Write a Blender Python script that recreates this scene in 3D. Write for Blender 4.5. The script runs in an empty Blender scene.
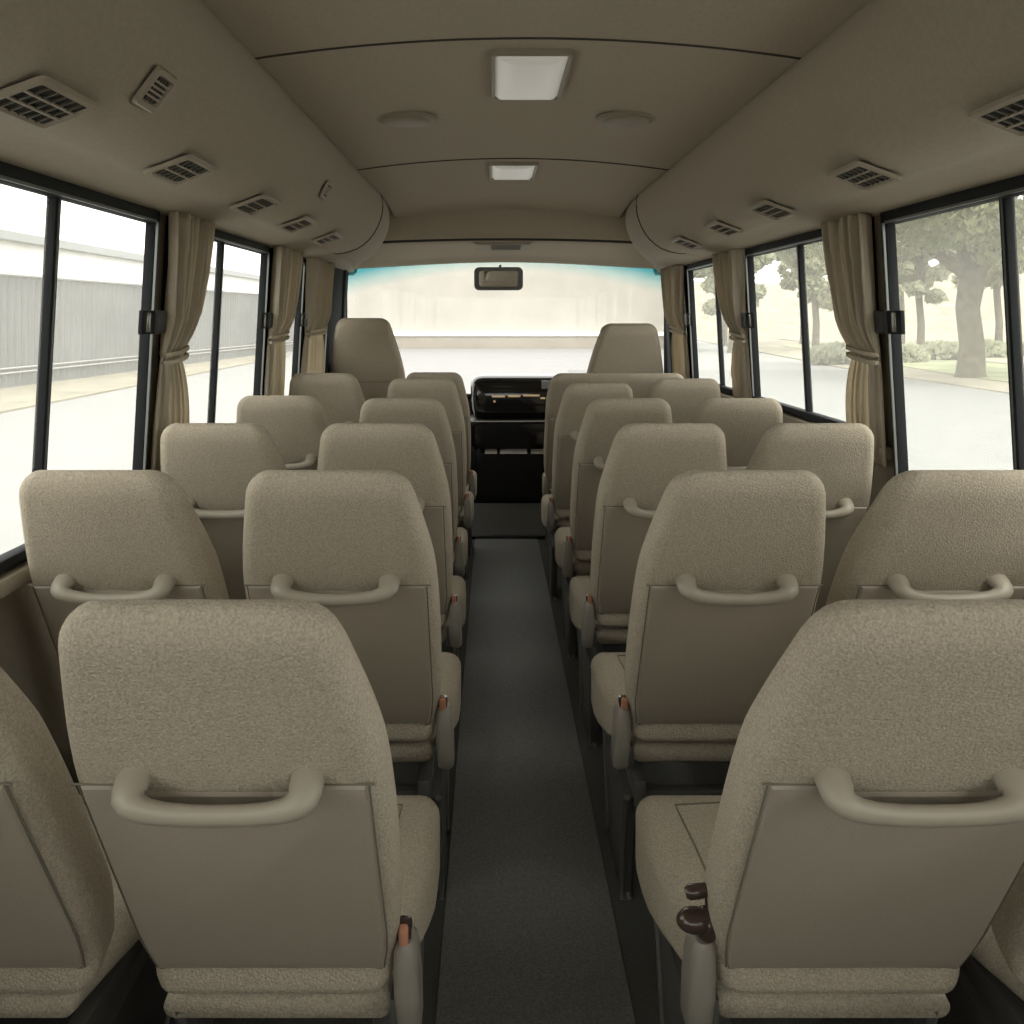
import bpy, bmesh, math, random
from mathutils import Vector, Matrix, noise

# ---------------------------------------------------------------- camera, sky, sun, exposure
scene = bpy.context.scene
CAMZ = 1.45
cam_d = bpy.data.cameras.new('camera'); cam = bpy.data.objects.new('camera', cam_d)
scene.collection.objects.link(cam); scene.camera = cam
cam.location = (0, 0, CAMZ); cam.rotation_euler = (math.radians(90), 0, 0)
cam_d.sensor_width = 36.0; cam_d.lens = 36.0 * 820 / 1024
cam_d.shift_x = (512 - 493) / 1024; cam_d.shift_y = -(512 - 317) / 1024
cam_d.clip_start = 0.05; cam_d.clip_end = 500

world = bpy.data.worlds.new('sky'); scene.world = world; world.use_nodes = True
bg = world.node_tree.nodes['Background']
bg.inputs['Color'].default_value = (1.0, 0.985, 0.95, 1); bg.inputs['Strength'].default_value = 1.0
sun_d = bpy.data.lights.new('sun', 'SUN'); sun = bpy.data.objects.new('sun', sun_d)
scene.collection.objects.link(sun); sun_d.energy = 0.9; sun_d.angle = math.radians(20); sun_d.color = (1, .96, .88)
sun.rotation_euler = (math.radians(35), 0, math.radians(20))

vs = scene.view_settings
vs.view_transform = 'Standard'; vs.look = 'None'; vs.gamma = 1; vs.use_curve_mapping = False
vs.exposure = 1.75
scene.cycles.max_bounces = 10; scene.cycles.diffuse_bounces = 7; scene.cycles.transparent_max_bounces = 24
scene.cycles.use_denoising = True

C = scene.collection
CX = 0.087            # centre line of the bus
R = random.Random(7)

# ---------------------------------------------------------------- materials
def mat(name, col, rough=.7, metal=0.0, var=0.0, vscale=50, bump=0.0, bscale=200, spec=.5, emit=None, estr=0, detail=2.0, coat=0):
    m = bpy.data.materials.new(name); m.use_nodes = True
    nt = m.node_tree; b = nt.nodes['Principled BSDF']
    b.inputs['Base Color'].default_value = (*col, 1); b.inputs['Roughness'].default_value = rough
    b.inputs['Metallic'].default_value = metal; b.inputs['Specular IOR Level'].default_value = spec
    b.inputs['Coat Weight'].default_value = coat
    tc = nt.nodes.new('ShaderNodeTexCoord')
    if var:
        n = nt.nodes.new('ShaderNodeTexNoise'); n.inputs['Scale'].default_value = vscale; n.inputs['Detail'].default_value = detail
        n.inputs['Roughness'].default_value = .65
        r = nt.nodes.new('ShaderNodeValToRGB'); r.color_ramp.elements[0].position = .34; r.color_ramp.elements[1].position = .66
        r.color_ramp.elements[0].color = (*[c * (1 - var) for c in col], 1); r.color_ramp.elements[1].color = (*[min(1, c * (1 + var)) for c in col], 1)
        nt.links.new(tc.outputs['Object'], n.inputs['Vector']); nt.links.new(n.outputs['Fac'], r.inputs['Fac'])
        nt.links.new(r.outputs['Color'], b.inputs['Base Color'])
    if bump:
        n2 = nt.nodes.new('ShaderNodeTexNoise'); n2.inputs['Scale'].default_value = bscale; n2.inputs['Detail'].default_value = 2
        bp = nt.nodes.new('ShaderNodeBump'); bp.inputs['Strength'].default_value = bump; bp.inputs['Distance'].default_value = .004
        nt.links.new(tc.outputs['Object'], n2.inputs['Vector']); nt.links.new(n2.outputs['Fac'], bp.inputs['Height'])
        nt.links.new(bp.outputs['Normal'], b.inputs['Normal'])
    if emit:
        b.inputs['Emission Color'].default_value = (*emit, 1); b.inputs['Emission Strength'].default_value = estr
    return m

FABRIC = mat('seat_fabric', (.385, .338, .262), .95, var=.22, vscale=300, bump=.7, bscale=260, spec=.15, detail=3)
PANEL = mat('back_panel_vinyl', (.325, .283, .225), .6, var=.04, vscale=300, bump=.12, bscale=500, spec=.3)
HANDLE = mat('handle_plastic', (.33, .295, .235), .42, spec=.45)
COVER = mat('recliner_cover_plastic', (.235, .215, .18), .35, spec=.5)
SEAM = mat('seam_thread', (.15, .13, .10), .9)
DARKMETAL = mat('dark_leg_metal', (.10, .098, .09), .38, metal=.3)
LEGGREY = mat('grey_leg_metal', (.13, .13, .125), .4, metal=.4)
LEVER = mat('brown_lever_plastic', (.05, .032, .025), .2)
COPPER = mat('copper_orange_catch', (.50, .24, .15), .35)
HEADLINER = mat('headliner', (.42, .37, .29), .9, var=.05, vscale=120, bump=.12, bscale=300, spec=.15)
DUCT = mat('duct_vinyl', (.385, .34, .27), .8, var=.04, vscale=90, bump=.12, bscale=300, spec=.2)
SEAMDARK = mat('seam_dark', (.05, .04, .03), .8)
SEAMLIGHT = mat('seam_light_trim', (.42, .38, .31), .6)
WALLP = mat('wall_panel_vinyl', (.24, .205, .155), .8, var=.05, vscale=60)
FLOORM = mat('floor_rubber', (.075, .075, .068), .85, var=.25, vscale=260, bump=.2, bscale=320, spec=.2)
AISLEM = mat('aisle_mat_carpet', (.155, .155, .143), .6, var=.28, vscale=230, bump=.15, bscale=300, spec=.45)
COVERM = mat('front_carpet', (.10, .10, .09), .9, var=.2, vscale=120, spec=.2)
FRAME = mat('window_frame_black', (.013, .015, .016), .7, spec=.2)
FRAMEL = mat('window_frame_strip', (.16, .17, .165), .3, metal=.5)
PILLAR = mat('pillar_grey', (.040, .043, .043), .85, spec=.12)
LATCHL = mat('latch_highlight', (.30, .30, .28), .2, metal=.6)
CURT = None
VENTF = mat('vent_frame_plastic', (.32, .275, .21), .5)
VENTD = mat('vent_dark', (.02, .018, .015), .8)
VENTS = mat('vent_slat', (.10, .09, .07), .4)
LAMPF = mat('lamp_frame_plastic', (.30, .26, .20), .5)
LAMPD = mat('lamp_diffuser', (.66, .64, .57), .35, emit=(1, .96, .88), estr=.05)
DISC = mat('disc_plastic', (.27, .232, .172), .55)
BLACKG = mat('gloss_black_plastic', (.010, .010, .010), .12, spec=.6, coat=.4)
BLACKM = mat('matt_black_plastic', (.014, .014, .013), .45)
CHROME = mat('chrome', (.75, .75, .75), .12, metal=1)
AMBER = mat('amber_emissive', (.6, .42, .2), .4, emit=(1, .72, .42), estr=.08)
SILVER = mat('silver_trim', (.9, .89, .86), .35)
DISPLAYW = mat('pale_gauge', (.30, .31, .30), .25)
MIRRORG = mat('mirror_glass', (.75, .75, .75), .02, metal=1)
GAPD = mat('header_gap_shade', (.03, .028, .024), .7)
WPAINT = mat('white_body_paint', (.7, .7, .68), .4)
# outside
ASPH = mat('pale_asphalt', (.215, .215, .21), .95, var=.05, vscale=1.2)
ROAD = mat('grey_road', (.17, .175, .17), .95, var=.06, vscale=1.5)
DRY = mat('dry_grass', (.235, .215, .165), 1, var=.22, vscale=.8, detail=5)
GREEN = mat('green_grass', (.23, .25, .14), 1, var=.3, vscale=.9, detail=5)
FENCEM = mat('grey_fence_metal', (.145, .15, .15), .6, var=.08, vscale=.5)
FENCERAIL = mat('pale_rail', (.34, .34, .33), .6)
BLDG = mat('white_building_wall', (.80, .80, .78), .9, var=.06, vscale=.25, detail=4)
BLDGR = mat('grey_gutter', (.30, .31, .31), .8)
CREAM = mat('cream_wall', (.35, .335, .295), .95, var=.07, vscale=.35, detail=5)
CREAMB = mat('cream_kerb', (.29, .265, .225), .95, var=.05, vscale=.6)
WHITEL = mat('white_coping', (.8, .8, .78), .8)
BARK = mat('pale_bark', (.105, .094, .07), 1, var=.25, vscale=3, bump=.4, bscale=8)
def leafmat(name, col, vsc=.9, va=.3):
    m = mat(name, col, .9, var=va, vscale=vsc, spec=.15, detail=4)
    nt = m.node_tree; b = nt.nodes['Principled BSDF']
    t = nt.nodes.new('ShaderNodeBsdfTranslucent'); t.inputs['Color'].default_value = (*[min(1, c * 1.3) for c in col], 1)
    mx = nt.nodes.new('ShaderNodeMixShader'); mx.inputs[0].default_value = .4
    nt.links.new(b.outputs[0], mx.inputs[1]); nt.links.new(t.outputs[0], mx.inputs[2])
    nt.links.new(mx.outputs[0], nt.nodes['Material Output'].inputs['Surface']); return m
CURT = leafmat('curtain_cloth', (.56, .505, .40), 40, .05)
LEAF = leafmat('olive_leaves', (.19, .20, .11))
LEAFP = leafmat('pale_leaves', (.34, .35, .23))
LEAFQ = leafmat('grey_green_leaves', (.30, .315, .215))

def glass(name, tint=(1, 1, 1), band=None, haze=.0):
    m = bpy.data.materials.new(name); m.use_nodes = True; nt = m.node_tree; nt.nodes.clear()
    out = nt.nodes.new('ShaderNodeOutputMaterial'); tr = nt.nodes.new('ShaderNodeBsdfTransparent'); gl = nt.nodes.new('ShaderNodeBsdfGlossy')
    gl.inputs['Roughness'].default_value = .02; tr.inputs['Color'].default_value = (*tint, 1)
    mx = nt.nodes.new('ShaderNodeMixShader'); mx.inputs[0].default_value = .03
    nt.links.new(tr.outputs[0], mx.inputs[1]); nt.links.new(gl.outputs[0], mx.inputs[2])
    last = mx
    if band:
        # tinted sun band along the top of the pane, in the pane's own coordinates
        tc = nt.nodes.new('ShaderNodeTexCoord'); sx = nt.nodes.new('ShaderNodeSeparateXYZ')
        m1 = nt.nodes.new('ShaderNodeMath'); m1.operation = 'MULTIPLY_ADD'
        ab = nt.nodes.new('ShaderNodeMath'); ab.operation = 'MULTIPLY'
        nt.links.new(tc.outputs['Object'], sx.inputs[0])
        cxn = nt.nodes.new('ShaderNodeMath'); cxn.operation = 'SUBTRACT'; cxn.inputs[1].default_value = .087; nt.links.new(sx.outputs['X'], cxn.inputs[0])
        nt.links.new(cxn.outputs[0], ab.inputs[0]); nt.links.new(cxn.outputs[0], ab.inputs[1])
        m1.inputs[1].default_value = .16
        nt.links.new(ab.outputs[0], m1.inputs[0]); nt.links.new(sx.outputs['Z'], m1.inputs[2])
        mr = nt.nodes.new('ShaderNodeMapRange'); mr.inputs['From Min'].default_value = band[0]; mr.inputs['From Max'].default_value = band[1]
        nt.links.new(m1.outputs[0], mr.inputs['Value'])
        rp = nt.nodes.new('ShaderNodeValToRGB'); rp.color_ramp.elements[0].color = (1, 1, 1, 1); rp.color_ramp.elements[1].color = (.10, .52, .66, 1)
        e = rp.color_ramp.elements.new(.5); e.color = (.62, .86, .90, 1)
        nt.links.new(mr.outputs[0], rp.inputs['Fac']); nt.links.new(rp.outputs['Color'], tr.inputs['Color'])
    if haze:  # milky veil in the glass stands in for the haze outside
        df = nt.nodes.new('ShaderNodeBsdfTranslucent'); df.inputs['Color'].default_value = (.9, .885, .80, 1)
        m2 = nt.nodes.new('ShaderNodeMixShader'); m2.inputs[0].default_value = haze
        nt.links.new(last.outputs[0], m2.inputs[1]); nt.links.new(df.outputs[0], m2.inputs[2]); last = m2
    nt.links.new(last.outputs[0], out.inputs['Surface']); return m
PANE = glass('side_window_glass', (.985, .995, .985), haze=.08)
WSG = glass('windshield_glass', (.98, .99, .97), band=(1.79, 1.94), haze=.02)

# ---------------------------------------------------------------- helpers
def link(name, me, m=None, parent=None, smooth=True):
    o = bpy.data.objects.new(name, me); C.objects.link(o)
    if m is not None:
        for mm in (m if isinstance(m, (list, tuple)) else [m]): me.materials.append(mm)
    if smooth:
        me.polygons.foreach_set('use_smooth', [True] * len(me.polygons))
    if parent is not None: o.parent = parent
    return o

def obj(name, bm, m, parent=None, smooth=True, auto=38):
    bmesh.ops.recalc_face_normals(bm, faces=bm.faces)
    me = bpy.data.meshes.new(name); bm.to_mesh(me); bm.free()
    o = link(name, me, m, parent, smooth)
    if smooth and auto:
        me.set_sharp_from_angle(angle=math.radians(auto))
    return o

def tag(o, label=None, cat=None, group=None, kind=None):
    if label: o['label'] = label
    if cat: o['category'] = cat
    if group: o['group'] = group
    if kind: o['kind'] = kind
    return o

def empty(name, loc, rz=0):
    o = bpy.data.objects.new(name, None); C.objects.link(o); o.location = loc; o.rotation_euler.z = rz
    o.empty_display_size = .05; return o

def copy_tree(o, parent=None):
    c = o.copy(); C.objects.link(c)
    if parent is not None: c.parent = parent
    for ch in KIDS.get(o.name, None) or [x for x in bpy.data.objects if x.parent == o]: copy_tree(ch, c)
    return c
KIDS = {}

def hexa(bm, P, bev=0, seg=2):
    """box from eight corners: P[i][j][k]"""
    v = [bm.verts.new(p) for p in P]
    F = [(0, 1, 3, 2), (4, 6, 7, 5), (0, 4, 5, 1), (2, 3, 7, 6), (0, 2, 6, 4), (1, 5, 7, 3)]
    fs = [bm.faces.new([v[i] for i in f]) for f in F]
    if bev:
        es = list({e for f in fs for e in f.edges})
        bmesh.ops.bevel(bm, geom=es, offset=bev, segments=seg, affect='EDGES', profile=.5)

def box(bm, x0, x1, y0, y1, z0, z1, bev=0, seg=2):
    t = bmesh.new()
    hexa(t, [(x, y, z) for x in (x0, x1) for y in (y0, y1) for z in (z0, z1)], bev, seg)
    merge(bm, t)

def merge(bm, t, M=None):
    if M is not None: bmesh.ops.transform(t, matrix=M, verts=t.verts)
    me = bpy.data.meshes.new('tmp'); t.to_mesh(me); t.free(); bm.from_mesh(me); bpy.data.meshes.remove(me)

def loft(bm, rings, closed=True, cap0=True, cap1=True):
    vr = [[bm.verts.new(p) for p in r] for r in rings]
    n = len(vr[0])
    for a, b in zip(vr, vr[1:]):
        for i in range(n if closed else n - 1):
            j = (i + 1) % n
            bm.faces.new((a[i], a[j], b[j], b[i]))
    if closed and cap0: bm.faces.new(vr[0][::-1])
    if closed and cap1: bm.faces.new(vr[-1])
    return vr

def rrect(w, h, r, n=5):
    """rounded rectangle outline, half sizes w,h, centred"""
    r = min(r, w * .999, h * .999); pts = []
    for cx, cy, a0 in ((w - r, h - r, 0), (-w + r, h - r, 90), (-w + r, -h + r, 180), (w - r, -h + r, 270)):
        for k in range(n + 1):
            a = math.radians(a0 + 90 * k / n); pts.append((cx + r * math.cos(a), cy + r * math.sin(a)))
    return pts

def tube(bm, pts, r, n=10, rad2=None, up=Vector((0, 0, 1)), cap=True):
    """sweep; r float or list; rad2 second radius (along up) float or list"""
    P = [Vector(p) for p in pts]; rings = []
    for i, p in enumerate(P):
        t = (P[min(i + 1, len(P) - 1)] - P[max(i - 1, 0)]).normalized()
        s = t.cross(up)
        if s.length < 1e-4: s = t.cross(Vector((1, 0, 0)))
        s.normalize(); u = s.cross(t).normalized()
        ra = r[i] if isinstance(r, (list, tuple)) else r
        rb = ra if rad2 is None else (rad2[i] if isinstance(rad2, (list, tuple)) else rad2)
        rings.append([p + s * ra * math.cos(2 * math.pi * k / n) + u * rb * math.sin(2 * math.pi * k / n) for k in range(n)])
    loft(bm, rings, cap0=cap, cap1=cap)

def lerp(tab, x):
    if x <= tab[0][0]: return tab[0][1]
    for (a, va), (b, vb) in zip(tab, tab[1:]):
        if x <= b:
            t = (x - a) / (b - a); return va + (vb - va) * t
    return tab[-1][1]
def slerp(tab, x):
    if x <= tab[0][0]: return tab[0][1]
    if x >= tab[-1][0]: return tab[-1][1]
    i = max(k for k in range(len(tab) - 1) if tab[k][0] <= x)
    g = lambda k: tab[max(0, min(len(tab) - 1, k))]
    x1, y1 = g(i); x2, y2 = g(i + 1); x0, y0 = g(i - 1); x3, y3 = g(i + 2)
    m1 = (y2 - y0) / (x2 - x0) if x2 != x0 else 0; m2 = (y3 - y1) / (x3 - x1) if x3 != x1 else 0
    h = x2 - x1; t = (x - x1) / h
    return (2*t**3-3*t*t+1)*y1 + (t**3-2*t*t+t)*h*m1 + (-2*t**3+3*t*t)*y2 + (t**3-t*t)*h*m2

# ================================================================ THE BUS SHELL
YB, YF = -1.35, 5.78                      # rear wall, front corners
def wallw(z):                             # half width of the side wall at height z
    return 1.13 - .046 * (z - .913) / .847
SILL = {-1: .913, 1: .95}
WTOP = 1.757
def P(side, y, z, inset=0):
    return Vector((CX + side * (wallw(z) - inset), y, z))
def wbox(bm, side, y0, y1, z0, z1, i0, i1, bev=0):
    t = bmesh.new()
    hexa(t, [P(side, y, z, i) for i in (i0, i1) for y in (y0, y1) for z in (z0, z1)], bev)
    merge(bm, t)

# floor
bm = bmesh.new(); box(bm, CX - 1.2, CX + 1.2, YB, 6.3, -.05, 0)
tag(obj('floor', bm, FLOORM, smooth=False), kind='structure')
bm = bmesh.new(); box(bm, CX - .205, CX + .205, YB, 5.34, 0, .006, .002)
tag(obj('aisle_mat', bm, AISLEM), 'long dark grey carpet mat running down the aisle between the seats', 'mat')
bm = bmesh.new(); box(bm, CX - .25, CX + .25, 5.345, 5.385, 0, .022, .006)
tag(obj('threshold_strip', bm, BLACKM), 'black strip across the front end of the aisle mat', 'trim')
bm = bmesh.new()
prof = [(5.39, 0), (5.39, .010), (5.42, .018), (5.52, .050), (5.60, .10), (5.68, .150), (5.705, .155), (5.705, 0)]
loft(bm, [[(x, y, z) for y, z in prof] for x in (CX - .26, CX - .25, CX + .25, CX + .26)])
tag(obj('engine_cover', bm, COVERM, auto=30), 'grey carpeted raised cover on the floor in front of the dashboard', 'cover')

# walls: below the windows, above, and body posts
WIN = {-1: [(-1.22, .70, .913, -.25), (.78, 2.41, .913, 1.885), (2.50, 3.59, .913, 3.03), (3.67, 4.26, .913, None), (4.34, 4.92, .913, None)],
        1: [(-1.22, .70, .95, -.25), (.78, 2.44, .95, 1.89), (2.52, 3.75, 1.06, 3.15), (3.84, 4.87, 1.06, 4.33), (4.95, 5.30, 1.06, None)]}
for side, nm in ((-1, 'wall_left'), (1, 'wall_right')):
    bm = bmesh.new()
    wins = WIN[side]
    wbox(bm, side, YB, 6.25, 0, .86, -.07, .0)
    edges = [(YB, wins[0][0])] + [(a[1], b[0]) for a, b in zip(wins, wins[1:])] + [(wins[-1][1], 5.45)]
    for (a, b) in edges: wbox(bm, side, a - .005, b + .005, .85, 1.80, -.012, .0)
    for (a, b, s, d) in wins: wbox(bm, side, a - .01, b + .01, .85, s, -.02, .0)
    wbox(bm, side, YB, 6.0, 1.755, 2.30, -.07, -.015)  # unseen upper side slab, added to close the shell against light leaks
    tag(obj(nm, bm, WALLP, smooth=False), kind='structure')
    # ledge under the windows
    bm = bmesh.new()
    for (a, b, s, d) in wins: wbox(bm, side, a - .04, b + .04, s - .045, s - .005, .0, .035, .008)
    tag(obj('trim_%d' % (1 if side < 0 else 2), bm, DUCT), kind='structure')
    # lower wainscot ridge and pillar at the front
    bm = bmesh.new(); wbox(bm, side, wins[-1][1] + .03, 5.60, .86, 1.80, .0, .012, .004)
    wbox(bm, side, 5.42, 5.47, .86, 1.78, .008, .026, .006)
    tag(obj('trim_%d' % (3 if side < 0 else 4), bm, PILLAR), kind='structure')

wn = 0
for side in (-1, 1):
    for wi, (a, b, s, d) in enumerate(WIN[side]):
        wn += 1
        bm = bmesh.new()
        fw = .034
        wbox(bm, side, a, b, s, s + .03, -.014, .022, .006)
        wbox(bm, side, a, b, WTOP - .035, WTOP + .004, -.014, .022, .006)
        wbox(bm, side, a, a + fw, s, WTOP, -.010, .018, .006)
        wbox(bm, side, b - fw, b, s, WTOP, -.010, .022, .006)
        wo = tag(obj('window_%d' % wn, bm, FRAME), kind='structure')
        bm = bmesh.new(); wbox(bm, side, a + .02, b - .02, s + .02, WTOP - .02, -.012, -.008)
        obj('pane', bm, PANE, wo, smooth=False)
        bm = bmesh.new()     # pale rubber strips along the frame
        wbox(bm, side, b - fw + .004, b - fw + .012, s + .03, WTOP - .03, .02, .028)
        wbox(bm, side, a + fw - .012, a + fw - .004, s + .03, WTOP - .03, .02, .028)
        wbox(bm, side, a + fw, b - fw, WTOP - .033, WTOP - .026, .018, .026)
        obj('frame_strip', bm, FRAMEL, wo)
        if d:
            bm = bmesh.new()
            wbox(bm, side, d - .026, d - .002, s + .02, WTOP - .02, -.014, .010, .003)
            wbox(bm, side, d + .002, d + .018, s + .02, WTOP - .02, -.014, -.002, .003)
            dv = obj('divider', bm, FRAME, wo)
            bm = bmesh.new(); wbox(bm, side, d - .017, d - .012, s + .03, WTOP - .03, .008, .012)
            obj('frame_strip', bm, FRAMEL, dv)
        if 1 <= wi <= 3:
            bm = bmesh.new(); zc = 1.435
            wbox(bm, side, b - .055, b + .015, zc - .034, zc + .034, .015, .05, .006)
            la = obj('latch', bm, BLACKM, wo)
            bm = bmesh.new(); wbox(bm, side, b - .135, b - .05, zc - .034, zc + .034, .030, .042, .003)
            obj('latch_grip', bm, LATCHL if False else FRAME, la)
            bm = bmesh.new(); wbox(bm, side, b - .108, b - .084, zc - .028, zc + .028, .040, .045, .002)
            obj('latch_highlight', bm, LATCHL, la)

# rear wall with a rear window behind the camera
bm = bmesh.new()
box(bm, CX - 1.2, CX + 1.2, YB - .06, YB, 0, .95); box(bm, CX - 1.2, CX + 1.2, YB - .06, YB, 1.80, 2.35)
box(bm, CX - 1.2, CX - .95, YB - .06, YB, .95, 1.80); box(bm, CX + .95, CX + 1.2, YB - .06, YB, .95, 1.80)
tag(obj('wall_rear', bm, WALLP, smooth=False), kind='structure')
bm = bmesh.new()
for z0, z1 in ((.95, .98), (1.77, 1.80)): box(bm, CX - .95, CX + .95, YB - .05, YB + .01, z0, z1, .004)
for s in (-1, 1): box(bm, CX + s * .93 - .02, CX + s * .93 + .02, YB - .05, YB + .01, .95, 1.80, .004)
rw = tag(obj('window_%d' % (wn + 1), bm, FRAME), kind='structure')
bm = bmesh.new(); box(bm, CX - .94, CX + .94, YB - .03, YB - .024, .96, 1.79); obj('pane', bm, PANE, rw, smooth=False)

# ceiling: arched headliner, front slope
HE = CAMZ + .65
def ceil_z(x, y):     # x relative to the centre
    arch = .052 * (1 - (x / .69) ** 2)
    drop = 0
    if y > 4.55: drop = .045 * ((y - 4.55) / .5) ** 2
    return HE + arch - drop
bm = bmesh.new()
ys = [YB, -.5, 0, .5, 1, 1.5, 2, 2.5, 3, 3.5, 4, 4.4, 4.6, 4.75, 4.88, 4.98, 5.03]
xs = [-.69 + 1.38 * k / 24 for k in range(25)]
loft(bm, [[(CX + x, y, ceil_z(x, y)) for x in xs] for y in ys], closed=False)
box(bm, CX - 1.2, CX + 1.2, YB - .06, 6.1, 2.30, 2.35)  # unseen outer roof slab, added to stop light leaking in
tag(obj('ceiling', bm, HEADLINER, auto=60), kind='structure')
sn = 5
for ysm in (2.06, 3.62):
    bm = bmesh.new()
    tube(bm, [(CX + x, ysm, ceil_z(x, ysm) - .001) for x in xs], .0036, 8)
    so = tag(obj('trim_%d' % sn, bm, SEAMDARK), kind='structure')
    bm = bmesh.new()
    tube(bm, [(CX + x, ysm + .009, ceil_z(x, ysm) - .001) for x in xs], .0032, 8)
    obj('seam_piping', bm, SEAMLIGHT, so); sn += 1

# ducts (rounded overhead lockers) along both sides
PROF = [(.690, .652), (.676, .640), (.669, .620), (.667, .585), (.670, .547), (.678, .515), (.692, .478), (.712, .441), (.738, .407), (.768, .380), (.80, .360),
        (.838, .346), (.880, .336), (.905, .333), (.925, .335), (.95, .331), (1.0, .322), (1.05, .312), (1.10, .306)]
def ductring(side, y, off=0, shr=0):
    out = []
    for w, h in PROF:
        w2 = w + off * max(0, min(1, (1.05 - w) / .3)); h2 = h
        w2 = w2 + (1.06 - w2) * shr if w2 < 1.06 else w2
        h2 = h2 + (.335 - h2) * shr if h2 > .335 else h2
        out.append((CX + side * w2, y, CAMZ + h2))
    return out
for side, nm in ((-1, 7), (1, 8)):
    bm = bmesh.new()
    rings = [ductring(side, y) for y in (YB, 0, 1, 2, 3, 4, 4.30)]
    rings += [ductring(side, 4.302, .012), ductring(side, 4.312, .012), ductring(side, 4.314, .002)]
    rings += [ductring(side, 4.45, .004), ductring(side, 4.62, .012), ductring(side, 4.80, .026), ductring(side, 4.95, .045),
              ductring(side, 5.08, .07, .02), ductring(side, 5.2, .09, .12), ductring(side, 5.32, .1, .3), ductring(side, 5.45, .1, .52), ductring(side, 5.62, .1, .8), ductring(side, 5.85, .1, .97)]
    loft(bm, rings, closed=False)
    d = tag(obj('trim_%d' % nm, bm, DUCT, auto=50), kind='structure')
    bm = bmesh.new()
    tube(bm, [Vector(p) for p in ductring(side, 4.307, .0)][1:15], .0045, 6); obj('seam_piping', bm, SEAMDARK, d)

# front header: vertical panel, gap with its shadow painted in as a dark colour, shelf down to the windshield
def wsy(x): return 6.02 - .40 * (abs(x) / 1.12) ** 4
def wst(x): return CAMZ + .405 - .075 * (abs(x) / 1.12) ** 2
XS = [-1.12 + 2.24 * k / 32 for k in range(33)]
def arch(x, a): return a * (1 - (x / 1.0) ** 2)
bm = bmesh.new()
rows = []
for (y, h, a) in ((4.96, .665, .05), (5.02, .655, .048), (5.055, .635, .045), (5.07, .60, .04), (5.085, .55, .035), (5.10, .50, .032), (5.11, .470, .030), (5.125, .463, .03), (5.15, .466, .03), (5.22, .48, .03)):
    rows.append([(CX + x, y - .05 * (x / .8) ** 4 * .3, CAMZ + h + arch(x, a) - .0) for x in XS])
loft(bm, rows, closed=False)
tag(obj('trim_9', bm, HEADLINER, auto=50), kind='structure')
bm = bmesh.new()
rows = []
for (y, h, a) in ((5.20, .485, .03), (5.34, .50, .03), (5.36, .47, .03)):
    rows.append([(CX + x, y, CAMZ + h + arch(x, a)) for x in XS])
loft(bm, rows, closed=False)
tag(obj('trim_10', bm, GAPD, auto=50), kind='structure')
bm = bmesh.new()
rows = []
rows.append([(CX + x, 5.36, CAMZ + .488 + arch(x, .025)) for x in XS])
rows.append([(CX + x, 5.38, CAMZ + .480 + arch(x, .025)) for x in XS])
rows.append([(CX + x, 5.40, CAMZ + .47 + arch(x, .025)) for x in XS])
for t in (.2, .5, .8):
    rows.append([(CX + x, 5.40 + (wsy(x) - .12 - 5.40) * t, (CAMZ + .47 + arch(x, .025)) * (1 - t) + (wst(x) + .012) * t + .02 * math.sin(t * 3.14)) for x in XS])
rows.append([(CX + x, wsy(x) - .12, wst(x) + .012) for x in XS])
rows.append([(CX + x, wsy(x) - .10, wst(x) - .005) for x in XS])
rows.append([(CX + x, wsy(x) - .05, wst(x) - .008) for x in XS])
rows.append([(CX + x, wsy(x) + .03, wst(x) + .0) for x in XS])
rows.append([(CX + x, wsy(x) + .03, 2.32) for x in XS])
loft(bm, rows, closed=False)
tag(obj('trim_11', bm, HEADLINER, auto=50), kind='structure')

# windshield and front wall
bm = bmesh.new()
loft(bm, [[(CX + x, wsy(x), (.86 if k == 0 else .86 + (wst(x) + .03 - .86) * k / 8)) for x in XS] for k in range(9)], closed=False)
bm2 = bmesh.new()
for s in (-1, 1):
    tube(bm2, [(CX + s * 1.112, wsy(1.112) + .02, .86 + (1.80 - .86) * k / 6) for k in range(7)], .022, 8)
tube(bm2, [(CX + x, wsy(x), .865) for x in XS], .022, 8)
wf = tag(obj('window_%d' % (wn + 2), bm2, FRAME), kind='structure')
obj('pane', bm, WSG, wf, auto=None)
bm = bmesh.new()
loft(bm, [[(CX + x, wsy(x) + dy, z) for x in XS] for z, dy in ((0, .0), (.85, .0), (.86, .02), (.86, .08), (0, .08))], closed=False)
tag(obj('wall_front', bm, BLACKM, auto=40), kind='structure')

# ================================================================ CEILING FITTINGS
def lampunit(y0, y1, xc, w, label):
    r = empty('ceiling_lamp', (xc, (y0 + y1) / 2, ceil_z(xc - CX, (y0 + y1) / 2)))
    L = (y1 - y0) / 2; h = w / 2
    bm = bmesh.new()
    o1 = [(x, y, -.001) for x, y in rrect(h, L, .02)]; o2 = [(x, y, -.016) for x, y in rrect(h - .002, L - .002, .02)]
    i2 = [(x, y, -.018) for x, y in rrect(h - .011, L - .011, .012)]; i1 = [(x, y, -.004) for x, y in rrect(h - .013, L - .013, .012)]
    loft(bm, [o1, o2, i2, i1], cap0=False, cap1=False)
    obj('lamp_frame', bm, LAMPF, r, auto=30)
    bm = bmesh.new()
    loft(bm, [[(x, y, -.006) for x, y in rrect(h - .012, L - .012, .012)], [(x, y, -.020) for x, y in rrect(h - .024, L - .024, .015)],
              [(x, y, -.026) for x, y in rrect(h - .06, L - .06, .02)]], cap0=False)
    obj('diffuser', bm, LAMPD, r, auto=60)
    return tag(r, label, 'ceiling lamp', 'square ceiling lamps')
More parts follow.
